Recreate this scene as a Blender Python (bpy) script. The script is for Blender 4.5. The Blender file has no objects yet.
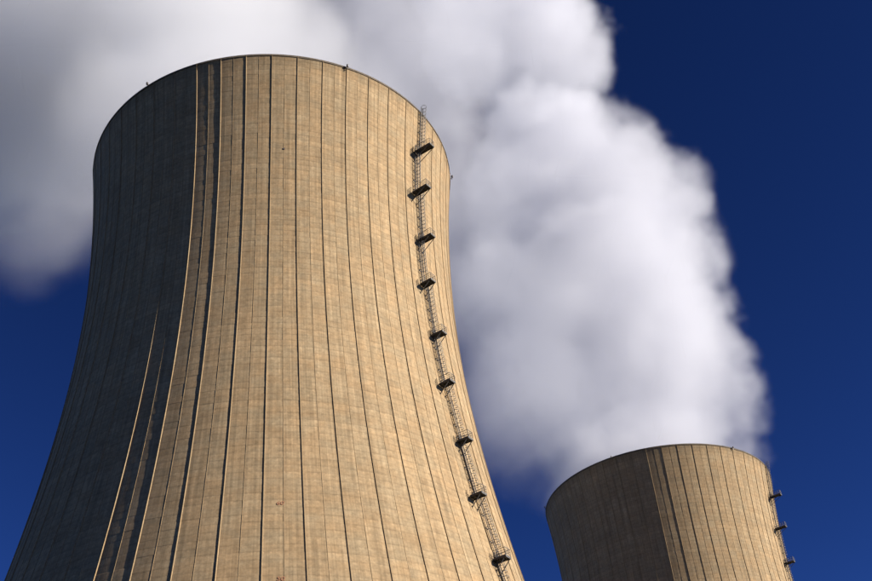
import bpy, math, random
from mathutils import Vector, Matrix
random.seed(7)
R = math.radians
scene = bpy.context.scene

# ------------------------------------------------------------------ camera
CAM_F, CAM_PITCH, CAM_ROLL, CAM_YAW = 1111.0, 0.65032, -0.09804, 0.18211     # focal length for an 872 px wide frame
CAM_Z = 1.7
fwd = Vector((math.sin(CAM_YAW) * math.cos(CAM_PITCH), math.cos(CAM_YAW) * math.cos(CAM_PITCH), math.sin(CAM_PITCH)))
rgt0 = Vector((math.cos(CAM_YAW), -math.sin(CAM_YAW), 0))
up0 = rgt0.cross(fwd)
cr, sr = math.cos(CAM_ROLL), math.sin(CAM_ROLL)
rgt, upv = cr * rgt0 + sr * up0, cr * up0 - sr * rgt0
cam_data = bpy.data.cameras.new('camera')
cam = bpy.data.objects.new('camera', cam_data)
scene.collection.objects.link(cam)
m3 = Matrix((rgt, upv, -fwd)).transposed()
cam.matrix_world = Matrix.Translation((0, 0, CAM_Z)) @ m3.to_4x4()
cam_data.sensor_width = 36.0
cam_data.lens = CAM_F / 872.0 * 36.0
cam_data.clip_start, cam_data.clip_end = 0.5, 30000
scene.camera = cam

# ------------------------------------------------------------------ sky and sun
SUN_AZ, SUN_EL = 64.6, 22.0          # azimuth from the tower-to-camera direction (-Y) towards +X
sun_dir = Vector((math.sin(R(SUN_AZ)) * math.cos(R(SUN_EL)), -math.cos(R(SUN_AZ)) * math.cos(R(SUN_EL)), math.sin(R(SUN_EL))))
world = bpy.data.worlds.new('World')
scene.world = world
world.use_nodes = True
wn, wl = world.node_tree.nodes, world.node_tree.links
bg = wn['Background']
sky = wn.new('ShaderNodeTexSky')
sky.sky_type = 'NISHITA'
sky.sun_disc = False
sky.sun_elevation = R(SUN_EL)
sky.sun_rotation = math.atan2(sun_dir.x, sun_dir.y)
sky.altitude = 500
sky.air_density = 0.5
sky.dust_density = 0.0
sky.ozone_density = 4.0
gam = wn.new('ShaderNodeGamma')                 # deep, polarised blue
gam.inputs[1].default_value = 1.6
tint = wn.new('ShaderNodeVectorMath')
tint.operation = 'MULTIPLY'
tint.inputs[1].default_value = (0.305, 0.335, 0.41)
wl.new(sky.outputs[0], gam.inputs[0])
wl.new(gam.outputs[0], tint.inputs[0])
wl.new(tint.outputs[0], bg.inputs[0])
bg.inputs[1].default_value = 0.05
sun_data = bpy.data.lights.new('sun', 'SUN')
sun_data.energy = 5.0
sun_data.angle = R(0.5)
sun_data.color = (1.0, 0.925, 0.81)
sun = bpy.data.objects.new('sun', sun_data)
scene.collection.objects.link(sun)
sun.rotation_euler = sun_dir.to_track_quat('Z', 'Y').to_euler()
sun.location = sun_dir * 400

scene.view_settings.view_transform = 'Standard'
scene.view_settings.look = 'None'
scene.view_settings.exposure = 1.46
scene.view_settings.gamma = 1.0
scene.view_settings.use_curve_mapping = False
cy = scene.cycles
cy.use_denoising = True
cy.max_bounces = 14
cy.diffuse_bounces = 3
cy.glossy_bounces = 2
cy.volume_bounces = 8
cy.volume_step_rate = 1.7
cy.volume_max_steps = 256
cy.use_adaptive_sampling = True
cy.adaptive_threshold = 0.02

# ------------------------------------------------------------------ helpers
C = scene.collection


def mesh(name, verts, faces, mat=None, smooth=False):
    me = bpy.data.meshes.new(name)
    me.from_pydata([tuple(v) for v in verts], [], faces)
    me.update()
    if smooth:
        for p in me.polygons:
            p.use_smooth = True
    if mat:
        me.materials.append(mat)
    return me


def ob(name, me, parent=None, rz=0.0):
    o = bpy.data.objects.new(name, me)
    C.objects.link(o)
    if parent:
        o.parent = parent
    o.rotation_euler = (0, 0, rz)
    return o


class Geo:
    def __init__(self):
        self.v, self.f = [], []

    def bar(self, a, b, w, h=None, up=Vector((0, 0, 1))):
        a, b = Vector(a), Vector(b)
        h = h or w
        d = (b - a).normalized()
        s = d.cross(up)
        if s.length < 1e-3:
            s = d.cross(Vector((1, 0, 0)))
        s.normalize()
        u = s.cross(d).normalized()
        n = len(self.v)
        for p in (a, b):
            for i, j in ((-1, -1), (1, -1), (1, 1), (-1, 1)):
                self.v.append(p + s * (i * w / 2) + u * (j * h / 2))
        self.f += [(n, n + 3, n + 2, n + 1), (n + 4, n + 5, n + 6, n + 7)]
        for k in range(4):
            l = (k + 1) % 4
            self.f.append((n + k, n + l, n + 4 + l, n + 4 + k))

    def box8(self, pts):                       # 4 lower corners then 4 upper corners
        n = len(self.v)
        self.v += [Vector(p) for p in pts]
        self.f += [(n + 3, n + 2, n + 1, n), (n + 4, n + 5, n + 6, n + 7)]
        for k in range(4):
            l = (k + 1) % 4
            self.f.append((n + k, n + l, n + 4 + l, n + 4 + k))

    def tube(self, pts, rad, seg=6):
        pts = [Vector(p) for p in pts]
        rings = []
        for i, p in enumerate(pts):
            d = (pts[min(i + 1, len(pts) - 1)] - pts[max(i - 1, 0)]).normalized()
            s = d.cross(Vector((0, 0, 1)))
            if s.length < 1e-2:
                s = d.cross(Vector((0, 1, 0)))
            s.normalize()
            u = s.cross(d)
            rings.append(len(self.v))
            for k in range(seg):
                t = 2 * math.pi * k / seg
                self.v.append(p + s * (rad * math.cos(t)) + u * (rad * math.sin(t)))
        for a, b in zip(rings, rings[1:]):
            for k in range(seg):
                l = (k + 1) % seg
                self.f.append((a + k, a + l, b + l, b + k))
        self.f.append(tuple(rings[0] + k for k in range(seg))[::-1])
        self.f.append(tuple(rings[-1] + k for k in range(seg)))

    def build(self, name, mat, parent=None, smooth=False):
        return ob(name, mesh(name, self.v, self.f, mat, smooth), parent)


# ------------------------------------------------------------------ tower profile (hyperboloid shell)
H, R_RIM, R_THROAT, Z_THROAT, B_LOW = 140.5, 31.8, 29.774, 110.66, 77.47
B_UP = (H - Z_THROAT) / math.sqrt((R_RIM / R_THROAT) ** 2 - 1)
Z_BASE = 9.5
NRIB = 49
STEP = 360.0 / NRIB
RIB0 = -1.45


def prof(z):
    b = B_LOW if z < Z_THROAT else B_UP
    return R_THROAT * math.sqrt(1 + ((z - Z_THROAT) / b) ** 2)


def pt(az, tang, out, z):
    """Point near the shell: az from -Y towards +X (degrees), metres along the tangent, metres outwards."""
    a = R(az)
    er, et = Vector((math.sin(a), -math.cos(a), 0)), Vector((math.cos(a), math.sin(a), 0))
    p = er * (prof(z) + out) + et * tang
    p.z = z
    return p


# ------------------------------------------------------------------ materials
def new_mat(name):
    m = bpy.data.materials.new(name)
    m.use_nodes = True
    return m, m.node_tree.nodes, m.node_tree.links, m.node_tree.nodes['Principled BSDF']


def mathn(n, l, op, a, b=None, c=None):
    x = n.new('ShaderNodeMath')
    x.operation = op
    for i, v in enumerate((a, b, c)):
        if v is None:
            continue
        if isinstance(v, (int, float)):
            x.inputs[i].default_value = v
        else:
            l.new(v, x.inputs[i])
    return x.outputs[0]


def concrete(name, base, lifts=True):
    m, n, l, b = new_mat(name)
    b.inputs['Roughness'].default_value = 0.92
    b.inputs['Specular IOR Level'].default_value = 0.15
    tc = n.new('ShaderNodeTexCoord')
    sep = n.new('ShaderNodeSeparateXYZ')
    l.new(tc.outputs['Object'], sep.inputs[0])
    oi = n.new('ShaderNodeObjectInfo')
    rnd = mathn(n, l, 'MULTIPLY', oi.outputs['Random'], 977.0)
    azi = mathn(n, l, 'ARCTAN2', sep.outputs['X'], mathn(n, l, 'MULTIPLY', sep.outputs['Y'], -1.0))
    u = mathn(n, l, 'MULTIPLY', azi, 32.0)               # metres along the shell
    z = sep.outputs['Z']

    def noise(su, sz, detail, rough=0.55, seed=0.0):
        cx = n.new('ShaderNodeCombineXYZ')
        l.new(mathn(n, l, 'MULTIPLY', u, su), cx.inputs[0])
        l.new(mathn(n, l, 'MULTIPLY', z, sz), cx.inputs[1])
        l.new(mathn(n, l, 'ADD', rnd, seed), cx.inputs[2])
        t = n.new('ShaderNodeTexNoise')
        t.inputs['Scale'].default_value = 1.0
        t.inputs['Detail'].default_value = detail
        t.inputs['Roughness'].default_value = rough
        l.new(cx.outputs[0], t.inputs['Vector'])
        return t.outputs['Fac']

    def mr(v, a, bb, c, d):
        x = n.new('ShaderNodeMapRange')
        l.new(v, x.inputs[0])
        for i, k in enumerate((a, bb, c, d)):
            x.inputs[i + 1].default_value = k
        return x.outputs[0]

    streak = mr(noise(3.2, 0.10, 3.0), 0.3, 0.7, 0.84, 1.16)            # vertical run-off streaks
    plank = mr(noise(6.0, 0.02, 1.5, 0.4, 31.0), 0.35, 0.65, 0.93, 1.06)  # board marks
    blotch = mr(noise(0.35, 0.3, 4.0, 0.6, 57.0), 0.3, 0.7, 0.92, 1.08)
    fine = mr(noise(5.0, 5.0, 3.0, 0.6, 11.0), 0.3, 0.7, 0.90, 1.10)
    mottle = mr(noise(1.6, 1.9, 3.0, 0.65, 23.0), 0.3, 0.7, 0.84, 1.15)
    val = mathn(n, l, 'MULTIPLY', mathn(n, l, 'MULTIPLY', streak, plank), mathn(n, l, 'MULTIPLY', blotch, fine))
    # long rain streaks, a few of them dark
    stain = mr(noise(1.1, 0.022, 4.0, 0.6, 131.0), 0.54, 0.70, 1.0, 0.80)
    bloom = mr(noise(2.6, 0.05, 3.0, 0.6, 151.0), 0.56, 0.70, 1.0, 1.14)
    val = mathn(n, l, 'MULTIPLY', mathn(n, l, 'MULTIPLY', val, mottle), mathn(n, l, 'MULTIPLY', stain, bloom))
    # darker, dirtier concrete along the rim
    rim = mr(mathn(n, l, 'ADD', z, mathn(n, l, 'MULTIPLY', noise(1.3, 0.15, 3.0, 0.6, 71.0), 5.0)), H - 0.4, H + 4.6, 1.0, 0.62)
    val = mathn(n, l, 'MULTIPLY', val, rim)
    if lifts:
        lift = mathn(n, l, 'FLOOR', mathn(n, l, 'SUBTRACT', z, Z_BASE))
        cx = n.new('ShaderNodeCombineXYZ')
        l.new(lift, cx.inputs[0])
        l.new(mathn(n, l, 'FLOOR', rnd), cx.inputs[1])
        wnz = n.new('ShaderNodeTexWhiteNoise')
        l.new(cx.outputs[0], wnz.inputs['Vector'])
        cell = mr(wnz.outputs['Value'], 0, 1, 0.95, 1.045)
        wn2 = n.new('ShaderNodeTexWhiteNoise')
        wn2.noise_dimensions = '1D'
        l.new(lift, wn2.inputs['W'])
        band = mr(wn2.outputs['Value'], 0, 1, 0.94, 1.05)
        fr = mathn(n, l, 'FRACT', mathn(n, l, 'SUBTRACT', z, Z_BASE))
        edge = mathn(n, l, 'ABSOLUTE', mathn(n, l, 'SUBTRACT', fr, 0.5))
        joint = mr(edge, 0.30, 0.50, 1.0, 0.80)
        # dirt sits unevenly in the joints
        jn = mr(noise(0.8, 1.0, 2.0, 0.5, 83.0), 0.35, 0.65, 0.0, 1.0)
        jmix = mathn(n, l, 'ADD', 1.0, mathn(n, l, 'MULTIPLY', mathn(n, l, 'SUBTRACT', joint, 1.0), mathn(n, l, 'ADD', 0.35, mathn(n, l, 'MULTIPLY', jn, 0.65))))
        # light lime bloom just below some joints
        lime = mr(fr, 0.55, 0.9, 0.0, 1.0)
        limen = mr(noise(2.2, 0.6, 3.0, 0.6, 97.0), 0.50, 0.66, 0.0, 0.24)
        val = mathn(n, l, 'MULTIPLY', mathn(n, l, 'MULTIPLY', val, cell), mathn(n, l, 'MULTIPLY', band, jmix))
        val = mathn(n, l, 'MULTIPLY', val, mathn(n, l, 'ADD', 1.0, mathn(n, l, 'MULTIPLY', lime, limen)))
    hue = n.new('ShaderNodeMix')
    hue.data_type = 'RGBA'
    l.new(mr(noise(0.25, 0.4, 3.0, 0.6, 41.0), 0.35, 0.65, 0, 1), hue.inputs['Factor'])
    hue.inputs['A'].default_value = (*[c * k for c, k in zip(base, (1.03, 0.985, 0.93))], 1)
    hue.inputs['B'].default_value = (*[c * k for c, k in zip(base, (0.97, 1.01, 1.04))], 1)
    vm = n.new('ShaderNodeVectorMath')
    vm.operation = 'SCALE'
    l.new(hue.outputs['Result'], vm.inputs[0])
    l.new(val, vm.inputs['Scale'])
    l.new(vm.outputs[0], b.inputs['Base Color'])
    bp = n.new('ShaderNodeBump')
    bp.inputs['Strength'].default_value = 0.15
    bp.inputs['Distance'].default_value = 0.04
    l.new(noise(6.0, 3.0, 4.0, 0.65, 5.0), bp.inputs['Height'])
    l.new(bp.outputs[0], b.inputs['Normal'])
    return m


M_CONC = concrete('concrete_shell', (0.205, 0.1455, 0.0835))
M_RIB = concrete('concrete_rib', (0.190, 0.135, 0.077), lifts=False)
M_RIM = concrete('concrete_rim', (0.10, 0.08, 0.06), lifts=False)


def plain(name, col, rough, metal=0.0, var=0.3, scale=3.0):
    m, n, l, b = new_mat(name)
    b.inputs['Roughness'].default_value = rough
    b.inputs['Metallic'].default_value = metal
    tc = n.new('ShaderNodeTexCoord')
    t = n.new('ShaderNodeTexNoise')
    t.inputs['Scale'].default_value = scale
    t.inputs['Detail'].default_value = 4
    l.new(tc.outputs['Object'], t.inputs['Vector'])
    mx = n.new('ShaderNodeMix')
    mx.data_type = 'RGBA'
    l.new(t.outputs['Fac'], mx.inputs['Factor'])
    mx.inputs['A'].default_value = (*[c * (1 - var) for c in col], 1)
    mx.inputs['B'].default_value = (*[c * (1 + var) for c in col], 1)
    l.new(mx.outputs['Result'], b.inputs['Base Color'])
    return m


M_STEEL = plain('weathered_steel', (0.032, 0.029, 0.028), 0.65, 0.0)
M_RAIL = plain('galvanised_rail', (0.06, 0.056, 0.053), 0.6, 0.0)
M_PAINT = plain('rust_red_paint', (0.19, 0.085, 0.04), 0.85, 0.0, 0.35, 6.0)
M_LAMP = plain('lamp_housing', (0.05, 0.04, 0.04), 0.5)
M_GRASS = plain('meadow', (0.02, 0.025, 0.012), 0.95, 0.0, 0.35, 0.05)

# ------------------------------------------------------------------ ground
gv = [(-9000, -9000, 0), (9000, -9000, 0), (9000, 9000, 0), (-9000, 9000, 0)]
ground = ob('ground', mesh('ground', gv, [(0, 1, 2, 3)], M_GRASS))
ground['kind'] = 'structure'

# ------------------------------------------------------------------ the cooling tower
HALF = STEP / 2


def panel_mesh(k):
    rng = random.Random(100 + k)
    cols = [i / 8 * HALF for i in range(9)]
    rows = []                       # (z, radial offset)
    z = Z_BASE
    while z < H - 0.01:
        z1 = min(z + 1.0, H)
        off = rng.uniform(-0.010, 0.010)
        rows += [(z, -0.006), (z + 0.05, off), (z1 - 0.05, off + rng.uniform(-0.004, 0.004))]
        z = z1
    rows.append((H, -0.006))
    v, f = [], []
    for zz, o in rows:
        for a in cols:
            r = prof(zz) + o
            v.append((r * math.sin(R(a)), -r * math.cos(R(a)), zz))
    nc = len(cols)
    for i in range(len(rows) - 1):
        for j in range(nc - 1):
            a = i * nc + j
            f.append((a, a + 1, a + nc + 1, a + nc))
    return mesh('shell_panel', v, f, M_CONC)


def strip_mesh(name, w0, w1, h, mat):
    """A trapezoid rib that follows the meridian at azimuth 0."""
    v, f = [], []
    zs = [Z_BASE + i * (H - Z_BASE) / 88 for i in range(89)]
    for z in zs:
        r = prof(z)
        for x, o in ((-w0 / 2, -0.06), (-w1 / 2, h), (w1 / 2, h), (w0 / 2, -0.06)):
            v.append((x, -(r + o), z))
    for i in range(len(zs) - 1):
        for j in range(3):
            a = i * 4 + j
            f.append((a, a + 1, a + 5, a + 4))
    f.append((0, 1, 2, 3)[::-1])
    t = (len(zs) - 1) * 4
    f.append((t, t + 1, t + 2, t + 3))
    return mesh(name, v, f, mat)


def ring_mesh(name, sect, mat, seg=196):
    """Closed ring from a section of (radius, z) points, outside first, going round."""
    v, f = [], []
    k = len(sect)
    for i in range(seg):
        a = 2 * math.pi * i / seg
        for r, z in sect:
            v.append((r * math.sin(a), -r * math.cos(a), z))
    for i in range(seg):
        j = (i + 1) % seg
        for q in range(k):
            s = (q + 1) % k
            f.append((i * k + q, j * k + q, j * k + s, i * k + s))
    return mesh(name, v, f, mat)


def empty(name, loc):
    o = bpy.data.objects.new(name, None)
    C.objects.link(o)
    o.location = loc
    o.empty_display_size = 5
    return o


# platforms: height, azimuth of the near side, length outwards (measured from the photograph)
PLAT = [(130.67, 47.0, 3.25), (121.4, 45.4, 3.05), (112.2, 47.1, 2.6), (103.05, 45.7, 2.2), (93.95, 47.6, 2.05),
        (84.8, 46.3, 2.1), (75.7, 48.3, 2.0), (66.7, 47.0, 2.0), (57.75, 48.5, 2.0), (48.6, 47.2, 2.0),
        (39.5, 48.7, 2.0), (30.4, 47.4, 2.0), (21.3, 48.8, 2.0)]
LAD_AZ = [49.5, 47.2, 48.7, 47.2, 48.8, 48.5, 49.9, 49.6, 50.7, 49.5, 50.6, 49.5, 50.5, 49.6]
DECK_W = 1.28


def make_platform(tower, z, az, dp):
    w, i0 = DECK_W, 0.12
    P = lambda t, o, dz: pt(az, t, o - (prof(z + dz) - prof(z)), z + dz)
    g = Geo()
    g.box8([P(0, i0, 0.02), P(w, i0, 0.02), P(w, dp, 0.02), P(0, dp, 0.02), P(0, i0, 0.06), P(w, i0, 0.06), P(w, dp, 0.06), P(0, dp, 0.06)])
    for t in (0.05, w - 0.05):
        g.bar(P(t, i0 - 0.3, -0.05), P(t, dp, -0.05), 0.08, 0.11)
    nb = max(3, int(round(dp / 0.6)))
    for k in range(nb + 1):
        o = i0 + 0.05 + (dp - i0 - 0.1) * k / nb
        g.bar(P(0.1, o, -0.06), P(w - 0.1, o, -0.06), 0.07, 0.12)
        if k < nb:
            o2 = i0 + 0.05 + (dp - i0 - 0.1) * (k + 1) / nb
            a, b = (0.1, w - 0.1) if k % 2 else (w - 0.1, 0.1)
            g.bar(P(a, o, -0.03), P(b, o2, -0.03), 0.05, 0.05)
    deck = g.build('platform', M_STEEL, tower)
    g = Geo()
    path = [(0.03, i0 + 0.1), (0.03, dp - 0.03), (w - 0.03, dp - 0.03), (w - 0.03, i0 + 0.1)]
    for dz, rr in ((0.45, 0.016), (0.8, 0.016), (1.15, 0.026)):
        for a, b in zip(path, path[1:]):
            g.bar(P(*a, dz), P(*b, dz), rr * 2)
    for a, b in zip(path, path[1:]):              # toe board
        g.bar(P(*a, 0.12), P(*b, 0.12), 0.015, 0.11)
    g.build('guard_rail', M_RAIL, deck)
    spots = [(0.03, i0 + 0.1 + (dp - i0 - 0.13) * k / nb) for k in range(nb + 1)]
    spots += [(w - 0.03, o) for _, o in spots] + [(w / 2, dp - 0.03)]
    for t, o in spots:
        g = Geo()
        g.bar(P(t, o, 0.04), P(t, o, 1.15), 0.042)
        g.build('post', M_RAIL, deck)
    for t in (0.05, w - 0.05):
        g = Geo()
        zb = -1.75 if dp > 2.4 else -1.6
        foot = pt(az, t, 0.02, z + zb)
        g.bar(P(t, dp - 0.25, -0.12), foot, 0.085)
        g.bar(foot + Vector((0, 0, -0.2)), foot + Vector((0, 0, 0.2)), 0.16, 0.06)
        g.build('brace', M_STEEL, deck)
    return deck


def make_ladder(tower, az, z_top, z_bot, step_over):
    s = 0.42                                   # stand-off of the stiles
    zt = z_top + step_over
    g = Geo()
    n = max(2, int((zt - z_bot) / 1.5))
    for t in (-0.27, 0.27):
        pts = [pt(az, t, s, z_bot + (zt - z_bot) * k / n) for k in range(n + 1)]
        for a, b in zip(pts, pts[1:]):
            g.bar(a, b, 0.11, 0.08)
    zb = z_bot + 1.0
    while zb < min(z_top, H - 0.6):
        for t in (-0.27, 0.27):
            g.bar(pt(az, t, -0.04, zb), pt(az, t, s, zb), 0.06)
        g.bar(pt(az, -0.4, 0.02, zb), pt(az, 0.4, 0.02, zb), 0.06, 0.16)
        zb += 2.0
    lad = g.build('ladder', M_STEEL, tower)
    g = Geo()
    z = z_bot + 0.3
    while z < zt - 0.1:
        g.bar(pt(az, -0.25, s, z), pt(az, 0.25, s, z), 0.035)
        z += 0.3
    rg = g.build('rung', M_STEEL, lad)
    rg['kind'] = 'stuff'
    g = Geo()
    z0 = z_bot + 2.2
    arc = [R(a) for a in range(-110, 111, 22)]
    cage = lambda a, zz: pt(az, 0.40 * math.sin(a), s + 0.34 + 0.42 * math.cos(a), zz)
    zz = z0
    while zz < zt + 0.01:
        ps = [cage(a, zz) for a in arc]
        for a, b in zip(ps, ps[1:]):
            g.bar(a, b, 0.03, 0.07)
        zz += 0.75
    for a in (R(-95), R(-48), 0, R(48), R(95)):
        k = max(2, int((zt - z0) / 2))
        ps = [cage(a, z0 + (zt - z0) * i / k) for i in range(k + 1)]
        for p, q in zip(ps, ps[1:]):
            g.bar(p, q, 0.045, 0.02, up=Vector((0.7, -0.7, 0)))
    g.build('safety_cage', M_STEEL, lad)
    return lad


def text_mark(tower, txt, az_right, z):
    cu = bpy.data.curves.new('height_mark', 'FONT')
    cu.body = txt
    cu.size = 0.72
    cu.shear = 0.12
    cu.extrude = 0.0
    cu.offset = 0.012
    tmp = bpy.data.objects.new('tmp', cu)
    C.objects.link(tmp)
    bpy.context.view_layer.update()
    me0 = tmp.to_mesh()
    vs = [v.co.copy() for v in me0.vertices]
    fs = [tuple(p.vertices) for p in me0.polygons]
    tmp.to_mesh_clear()
    bpy.data.objects.remove(tmp)
    mx = max(v.x for v in vs)
    out = [pt(az_right, (v.x - mx) * 1.2, 0.05, z + (v.y - 0.25)) for v in vs]
    return ob('height_mark', mesh('height_mark', out, fs, M_PAINT), tower)


def make_tower(loc, rz):
    t = empty('cooling_tower', loc)
    t.rotation_euler = (0, 0, rz)
    pm = [panel_mesh(k) for k in range(5)]
    rng = random.Random(3)
    for k in range(2 * NRIB):
        ob('shell_panel', rng.choice(pm), t, R(RIB0 + k * HALF))
    rib = strip_mesh('rib', 0.16, 0.06, 0.115, M_RIB)
    seam = strip_mesh('seam_ridge', 0.10, 0.05, 0.03, M_RIB)
    for k in range(NRIB):
        ob('rib', rib, t, R(RIB0 + k * STEP))
        ob('seam_ridge', seam, t, R(RIB0 + k * STEP + HALF))
    # inner face of the shell
    v, f = [], []
    zs = [Z_BASE + (H - 0.3 - Z_BASE) * i / 60 for i in range(61)]
    for z in zs:
        for i in range(98):
            a = 2 * math.pi * i / 98
            r = prof(z) - 0.28
            v.append((r * math.sin(a), -r * math.cos(a), z))
    for i in range(60):
        for j in range(98):
            k = (j + 1) % 98
            f.append((i * 98 + k, i * 98 + j, (i + 1) * 98 + j, (i + 1) * 98 + k))
    ob('inner_wall', mesh('inner_wall', v, f, M_RIB), t)
    ob('rim_ring', ring_mesh('rim_ring', [(R_RIM + 0.07, H - 0.25), (R_RIM + 0.07, H + 0.12), (R_RIM - 0.9, H + 0.12), (R_RIM - 0.9, H - 0.25)], M_RIM), t)
    ob('base_ring', ring_mesh('base_ring', [(prof(Z_BASE) + 0.25, Z_BASE - 0.9), (prof(Z_BASE) + 0.2, Z_BASE + 0.1), (prof(Z_BASE) - 0.8, Z_BASE + 0.1), (prof(Z_BASE) - 0.8, Z_BASE - 0.9)], M_RIB), t)
    g = Geo()
    g.tube([(0, -(prof(0) + 0.4), -0.3), (R(HALF) * prof(Z_BASE), -(prof(Z_BASE) - 0.3) * math.cos(R(HALF)), Z_BASE - 0.6)], 0.42, 8)
    ca = mesh('support_column', g.v, g.f, M_RIB, True)
    cb = mesh('support_column', [(-p[0], p[1], p[2]) for p in g.v], [q[::-1] for q in g.f], M_RIB, True)
    for k in range(NRIB):
        ob('support_column', ca, t, R(RIB0 + k * STEP))
        ob('support_column', cb, t, R(RIB0 + k * STEP))
    # warning lamps on the rim
    for k in range(6):
        az = -40.0 + 60.5 * k
        g = Geo()
        g.bar(pt(az, 0, 0.1, H - 0.5), pt(az, 0, 0.42, H - 0.5), 0.1)
        g.bar(pt(az, 0, 0.42, H - 0.7), pt(az, 0, 0.42, H + 0.1), 0.08)
        lamp = g.build('warning_lamp', M_LAMP, t)
        g = Geo()
        g.tube([pt(az, 0, 0.42, H - 0.2), pt(az, 0, 0.42, H - 0.1), pt(az, 0, 0.42, H + 0.1), pt(az, 0, 0.42, H + 0.2)], 0.19, 8)
        g.build('lamp_body', M_LAMP, lamp)
    # ladder run with its landings
    tops = [H] + [p[0] for p in PLAT]
    bots = [p[0] + 0.06 for p in PLAT] + [Z_BASE + 2]
    for i, (a, zt, zb) in enumerate(zip(LAD_AZ, tops, bots)):
        make_ladder(t, a, zt, zb, 0.7 if i == 0 else 1.15)
    for z, a, dp in PLAT:
        make_platform(t, z, a, dp)
    return t


def copy_tree(o, parent=None):
    c = o.copy()
    C.objects.link(c)
    if parent:
        c.parent = parent
    for ch in list(o.children):
        copy_tree(ch, c)
    return c


near = make_tower((0, 150.5, 0), 0)
near['label'] = 'large concrete cooling tower with 60 and 50 painted on its ribbed shell'
near['category'] = 'cooling tower'
near['group'] = 'cooling towers'
far = copy_tree(near)
far.location = (108.3, 275.3, 0)
far.rotation_euler = (0, 0, R(1.75))
far['label'] = 'plain ribbed concrete cooling tower without painted numbers, white steam plume directly above its rim'
far['category'] = 'cooling tower'
far['group'] = 'cooling towers'
for txt, z in (('60', 60.0), ('50', 50.05)):
    text_mark(near, txt, 2.32, z)
g = Geo()
g.bar(pt(2.25, -0.12, 0.05, 121.4), pt(2.25, 0.12, 0.05, 121.4), 0.1, 0.3)
g.build('anchor_plate', M_LAMP, near)

# ------------------------------------------------------------------ steam
def at(px, py, y):
    d = fwd + rgt * ((px - 436) / CAM_F) - upv * ((py - 290.5) / CAM_F)
    s = y / d.y
    return Vector((0, 0, CAM_Z)) + d * s, s / CAM_F      # point, metres per pixel


def steam_material(density, tone):
    m = bpy.data.materials.new('steam')
    m.use_nodes = True
    n, l = m.node_tree.nodes, m.node_tree.links
    for x in list(n):
        if x.type != 'OUTPUT_MATERIAL':
            n.remove(x)
    v = n.new('ShaderNodeVolumePrincipled')
    v.inputs['Color'].default_value = tone
    v.inputs['Density'].default_value = density
    v.inputs['Anisotropy'].default_value = 0.0
    l.new(v.outputs[0], [x for x in n if x.type == 'OUTPUT_MATERIAL'][0].inputs['Volume'])
    return m


M_STEAM_FAR = steam_material(0.048, (0.685, 0.692, 0.738, 1))
M_STEAM_NEAR = steam_material(0.034, (0.69, 0.695, 0.72, 1))


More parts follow.
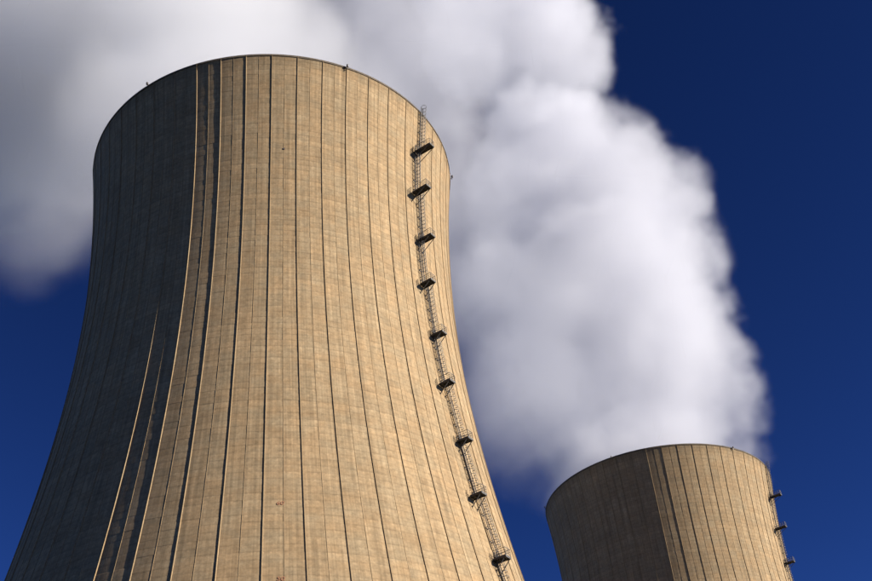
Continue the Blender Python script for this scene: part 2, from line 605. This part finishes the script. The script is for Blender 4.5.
def make_plume(name, blobs, veil, voxel, seed, src, mat):
    lo = Vector([min(c[i] - 1.3 * r for c, r in blobs + veil) for i in range(3)])
    hi = Vector([max(c[i] + 1.3 * r for c, r in blobs + veil) for i in range(3)])
    lo.z = max(lo.z, H - 4)
    ng = bpy.data.node_groups.new(name, 'GeometryNodeTree')
    ng.interface.new_socket('Geometry', in_out='INPUT', socket_type='NodeSocketGeometry')
    ng.interface.new_socket('Geometry', in_out='OUTPUT', socket_type='NodeSocketGeometry')
    n, l = ng.nodes, ng.links
    out = n.new('NodeGroupOutput')
    pos = n.new('GeometryNodeInputPosition').outputs[0]
    # let the outline billow: shift the lookup position by a vector noise
    nz = n.new('ShaderNodeTexNoise')
    nz.inputs['Scale'].default_value = 1 / 55
    nz.inputs['Detail'].default_value = 3.0
    off = n.new('ShaderNodeVectorMath')
    off.operation = 'ADD'
    l.new(pos, off.inputs[0])
    off.inputs[1].default_value = (seed * 217.0, seed * 97.0, seed * 53.0)
    l.new(off.outputs[0], nz.inputs['Vector'])
    sub = n.new('ShaderNodeVectorMath')
    sub.operation = 'SUBTRACT'
    l.new(nz.outputs['Color'], sub.inputs[0])
    sub.inputs[1].default_value = (0.5, 0.5, 0.5)
    wp = n.new('ShaderNodeVectorMath')
    wp.operation = 'MULTIPLY_ADD'
    l.new(sub.outputs[0], wp.inputs[0])
    wp.inputs[1].default_value = (24, 24, 24)
    l.new(pos, wp.inputs[2])

    def union(lst):
        acc = None
        for c, r in lst:
            d = n.new('ShaderNodeVectorMath')
            d.operation = 'DISTANCE'
            l.new(wp.outputs[0], d.inputs[0])
            d.inputs[1].default_value = c
            f = mathn(n, l, 'MULTIPLY_ADD', d.outputs['Value'], -1.0 / r, 1.0)
            acc = f if acc is None else mathn(n, l, 'SMOOTH_MAX', acc, f, 0.12)
        return acc

    def fbm(scale, detail, rough):
        t = n.new('ShaderNodeTexNoise')
        t.inputs['Scale'].default_value = scale
        t.inputs['Detail'].default_value = detail
        t.inputs['Roughness'].default_value = rough
        l.new(off.outputs[0], t.inputs['Vector'])
        return mathn(n, l, 'SUBTRACT', t.outputs['Fac'], 0.5)
    small, large = fbm(1 / 22, 7.0, 0.66), fbm(1 / 95, 2.0, 0.5)

    def ramp(v, a, b, c):
        mr = n.new('ShaderNodeMapRange')
        mr.interpolation_type = 'SMOOTHSTEP'
        l.new(v, mr.inputs[0])
        mr.inputs[1].default_value, mr.inputs[2].default_value, mr.inputs[4].default_value = a, b, c
        return mr.outputs[0]

    def puffs(scale):                      # rounded lumps, convex outwards
        v = n.new('ShaderNodeTexVoronoi')
        v.feature = 'SMOOTH_F1'
        v.inputs['Smoothness'].default_value = 0.35
        v.inputs['Scale'].default_value = scale
        l.new(wp.outputs[0], v.inputs['Vector'])
        return mathn(n, l, 'SUBTRACT', 0.5, v.outputs['Distance'])
    p1, p2 = puffs(1 / 27), puffs(1 / 11)
    core = union(blobs)
    f = mathn(n, l, 'MULTIPLY_ADD', small, 1.05, core)
    f = mathn(n, l, 'MULTIPLY_ADD', p1, 0.30, f)
    f = mathn(n, l, 'MULTIPLY_ADD', p2, 0.24, f)
    f = mathn(n, l, 'MULTIPLY_ADD', large, 0.45, f)
    dens = mathn(n, l, 'MULTIPLY', ramp(f, 0.0, 0.09, 1.0), ramp(f, -0.45, 0.6, 1.0))
    dens = mathn(n, l, 'MULTIPLY', dens, ramp(core, -0.11, -0.03, 1.0))
    f = mathn(n, l, 'MULTIPLY_ADD', small, 1.3, union(veil))
    f = mathn(n, l, 'MULTIPLY_ADD', p1, 0.35, f)
    f = mathn(n, l, 'MULTIPLY_ADD', large, 1.5, f)
    dens = mathn(n, l, 'ADD', dens, ramp(f, -0.02, 0.5, 0.35))
    # below the rim the steam stays inside the shell it comes from
    sx = n.new('ShaderNodeSeparateXYZ')
    l.new(pos, sx.inputs[0])
    dx = mathn(n, l, 'SUBTRACT', sx.outputs[0], src[0])
    dy = mathn(n, l, 'SUBTRACT', sx.outputs[1], src[1])
    rad = mathn(n, l, 'SQRT', mathn(n, l, 'ADD', mathn(n, l, 'MULTIPLY', dx, dx), mathn(n, l, 'MULTIPLY', dy, dy)))
    lim = mathn(n, l, 'MULTIPLY_ADD', mathn(n, l, 'MAXIMUM', mathn(n, l, 'SUBTRACT', sx.outputs[2], H + 1.0), 0.0), 6.0, R_RIM - 3.0)
    ins = n.new('ShaderNodeMapRange')
    l.new(mathn(n, l, 'SUBTRACT', lim, rad), ins.inputs[0])
    ins.inputs[1].default_value, ins.inputs[2].default_value = 0.0, 3.0
    dens = mathn(n, l, 'MULTIPLY', dens, ins.outputs[0])
    vc = n.new('GeometryNodeVolumeCube')
    l.new(dens, vc.inputs['Density'])
    vc.inputs['Min'].default_value = lo
    vc.inputs['Max'].default_value = hi
    for i, ax in enumerate('XYZ'):
        vc.inputs['Resolution ' + ax].default_value = max(8, int((hi[i] - lo[i]) / voxel))
    sm = n.new('GeometryNodeSetMaterial')
    sm.inputs['Material'].default_value = mat
    l.new(vc.outputs[0], sm.inputs[0])
    l.new(sm.outputs[0], out.inputs[0])
    me = bpy.data.meshes.new(name)
    me.materials.append(mat)
    o = ob(name, me)
    md = o.modifiers.new('steam', 'NODES')
    md.node_group = ng
    return o


def blobs(lst):
    r = []
    for px, py, y, rp in lst:
        p, s = at(px, py, y)
        r.append((p, rp * s))
    return r


FAR = (108.3, 275.3)
b_far = [(Vector((FAR[0], FAR[1], H + 2)), 33.0)] + blobs([
    (655, 440, 277, 102), (641, 395, 277, 114), (616, 340, 277, 120), (590, 285, 277, 126), (585, 225, 277, 122),
    (540, 145, 278, 70), (522, 40, 280, 98), (500, -30, 282, 92), (470, -110, 285, 110)])
v_far = blobs([(525, 535, 268, 62), (540, 480, 264, 85), (520, 390, 256, 105), (490, 300, 252, 115), (450, 200, 250, 120), (420, 100, 250, 105), (400, 10, 250, 100), (370, -90, 250, 110)])
b_near = [(Vector((-4, 152, H + 4)), 33.0)] + blobs([
    (215, 40, 175, 120), (165, 10, 205, 140), (105, 20, 240, 150), (40, 60, 280, 160), (-60, 80, 320, 160), (-170, 80, 370, 170)])
v_near = blobs([(80, 150, 250, 125), (20, 150, 270, 120), (-60, 150, 290, 120)])
pl = make_plume('steam_plume', b_far, v_far, 1.6, 1.0, FAR, M_STEAM_FAR)
pl['label'] = 'white steam plume billowing up from the far cooling tower against blue sky'
pl['category'] = 'steam'
pl['group'] = 'steam plumes'
pl['kind'] = 'stuff'
pl = make_plume('steam_plume', b_near, v_near, 3.0, 2.0, (0, 150.5), M_STEAM_NEAR)
pl['label'] = 'grey and white steam drifting away from the large cooling tower with painted numbers'
pl['category'] = 'steam'
pl['group'] = 'steam plumes'
pl['kind'] = 'stuff'
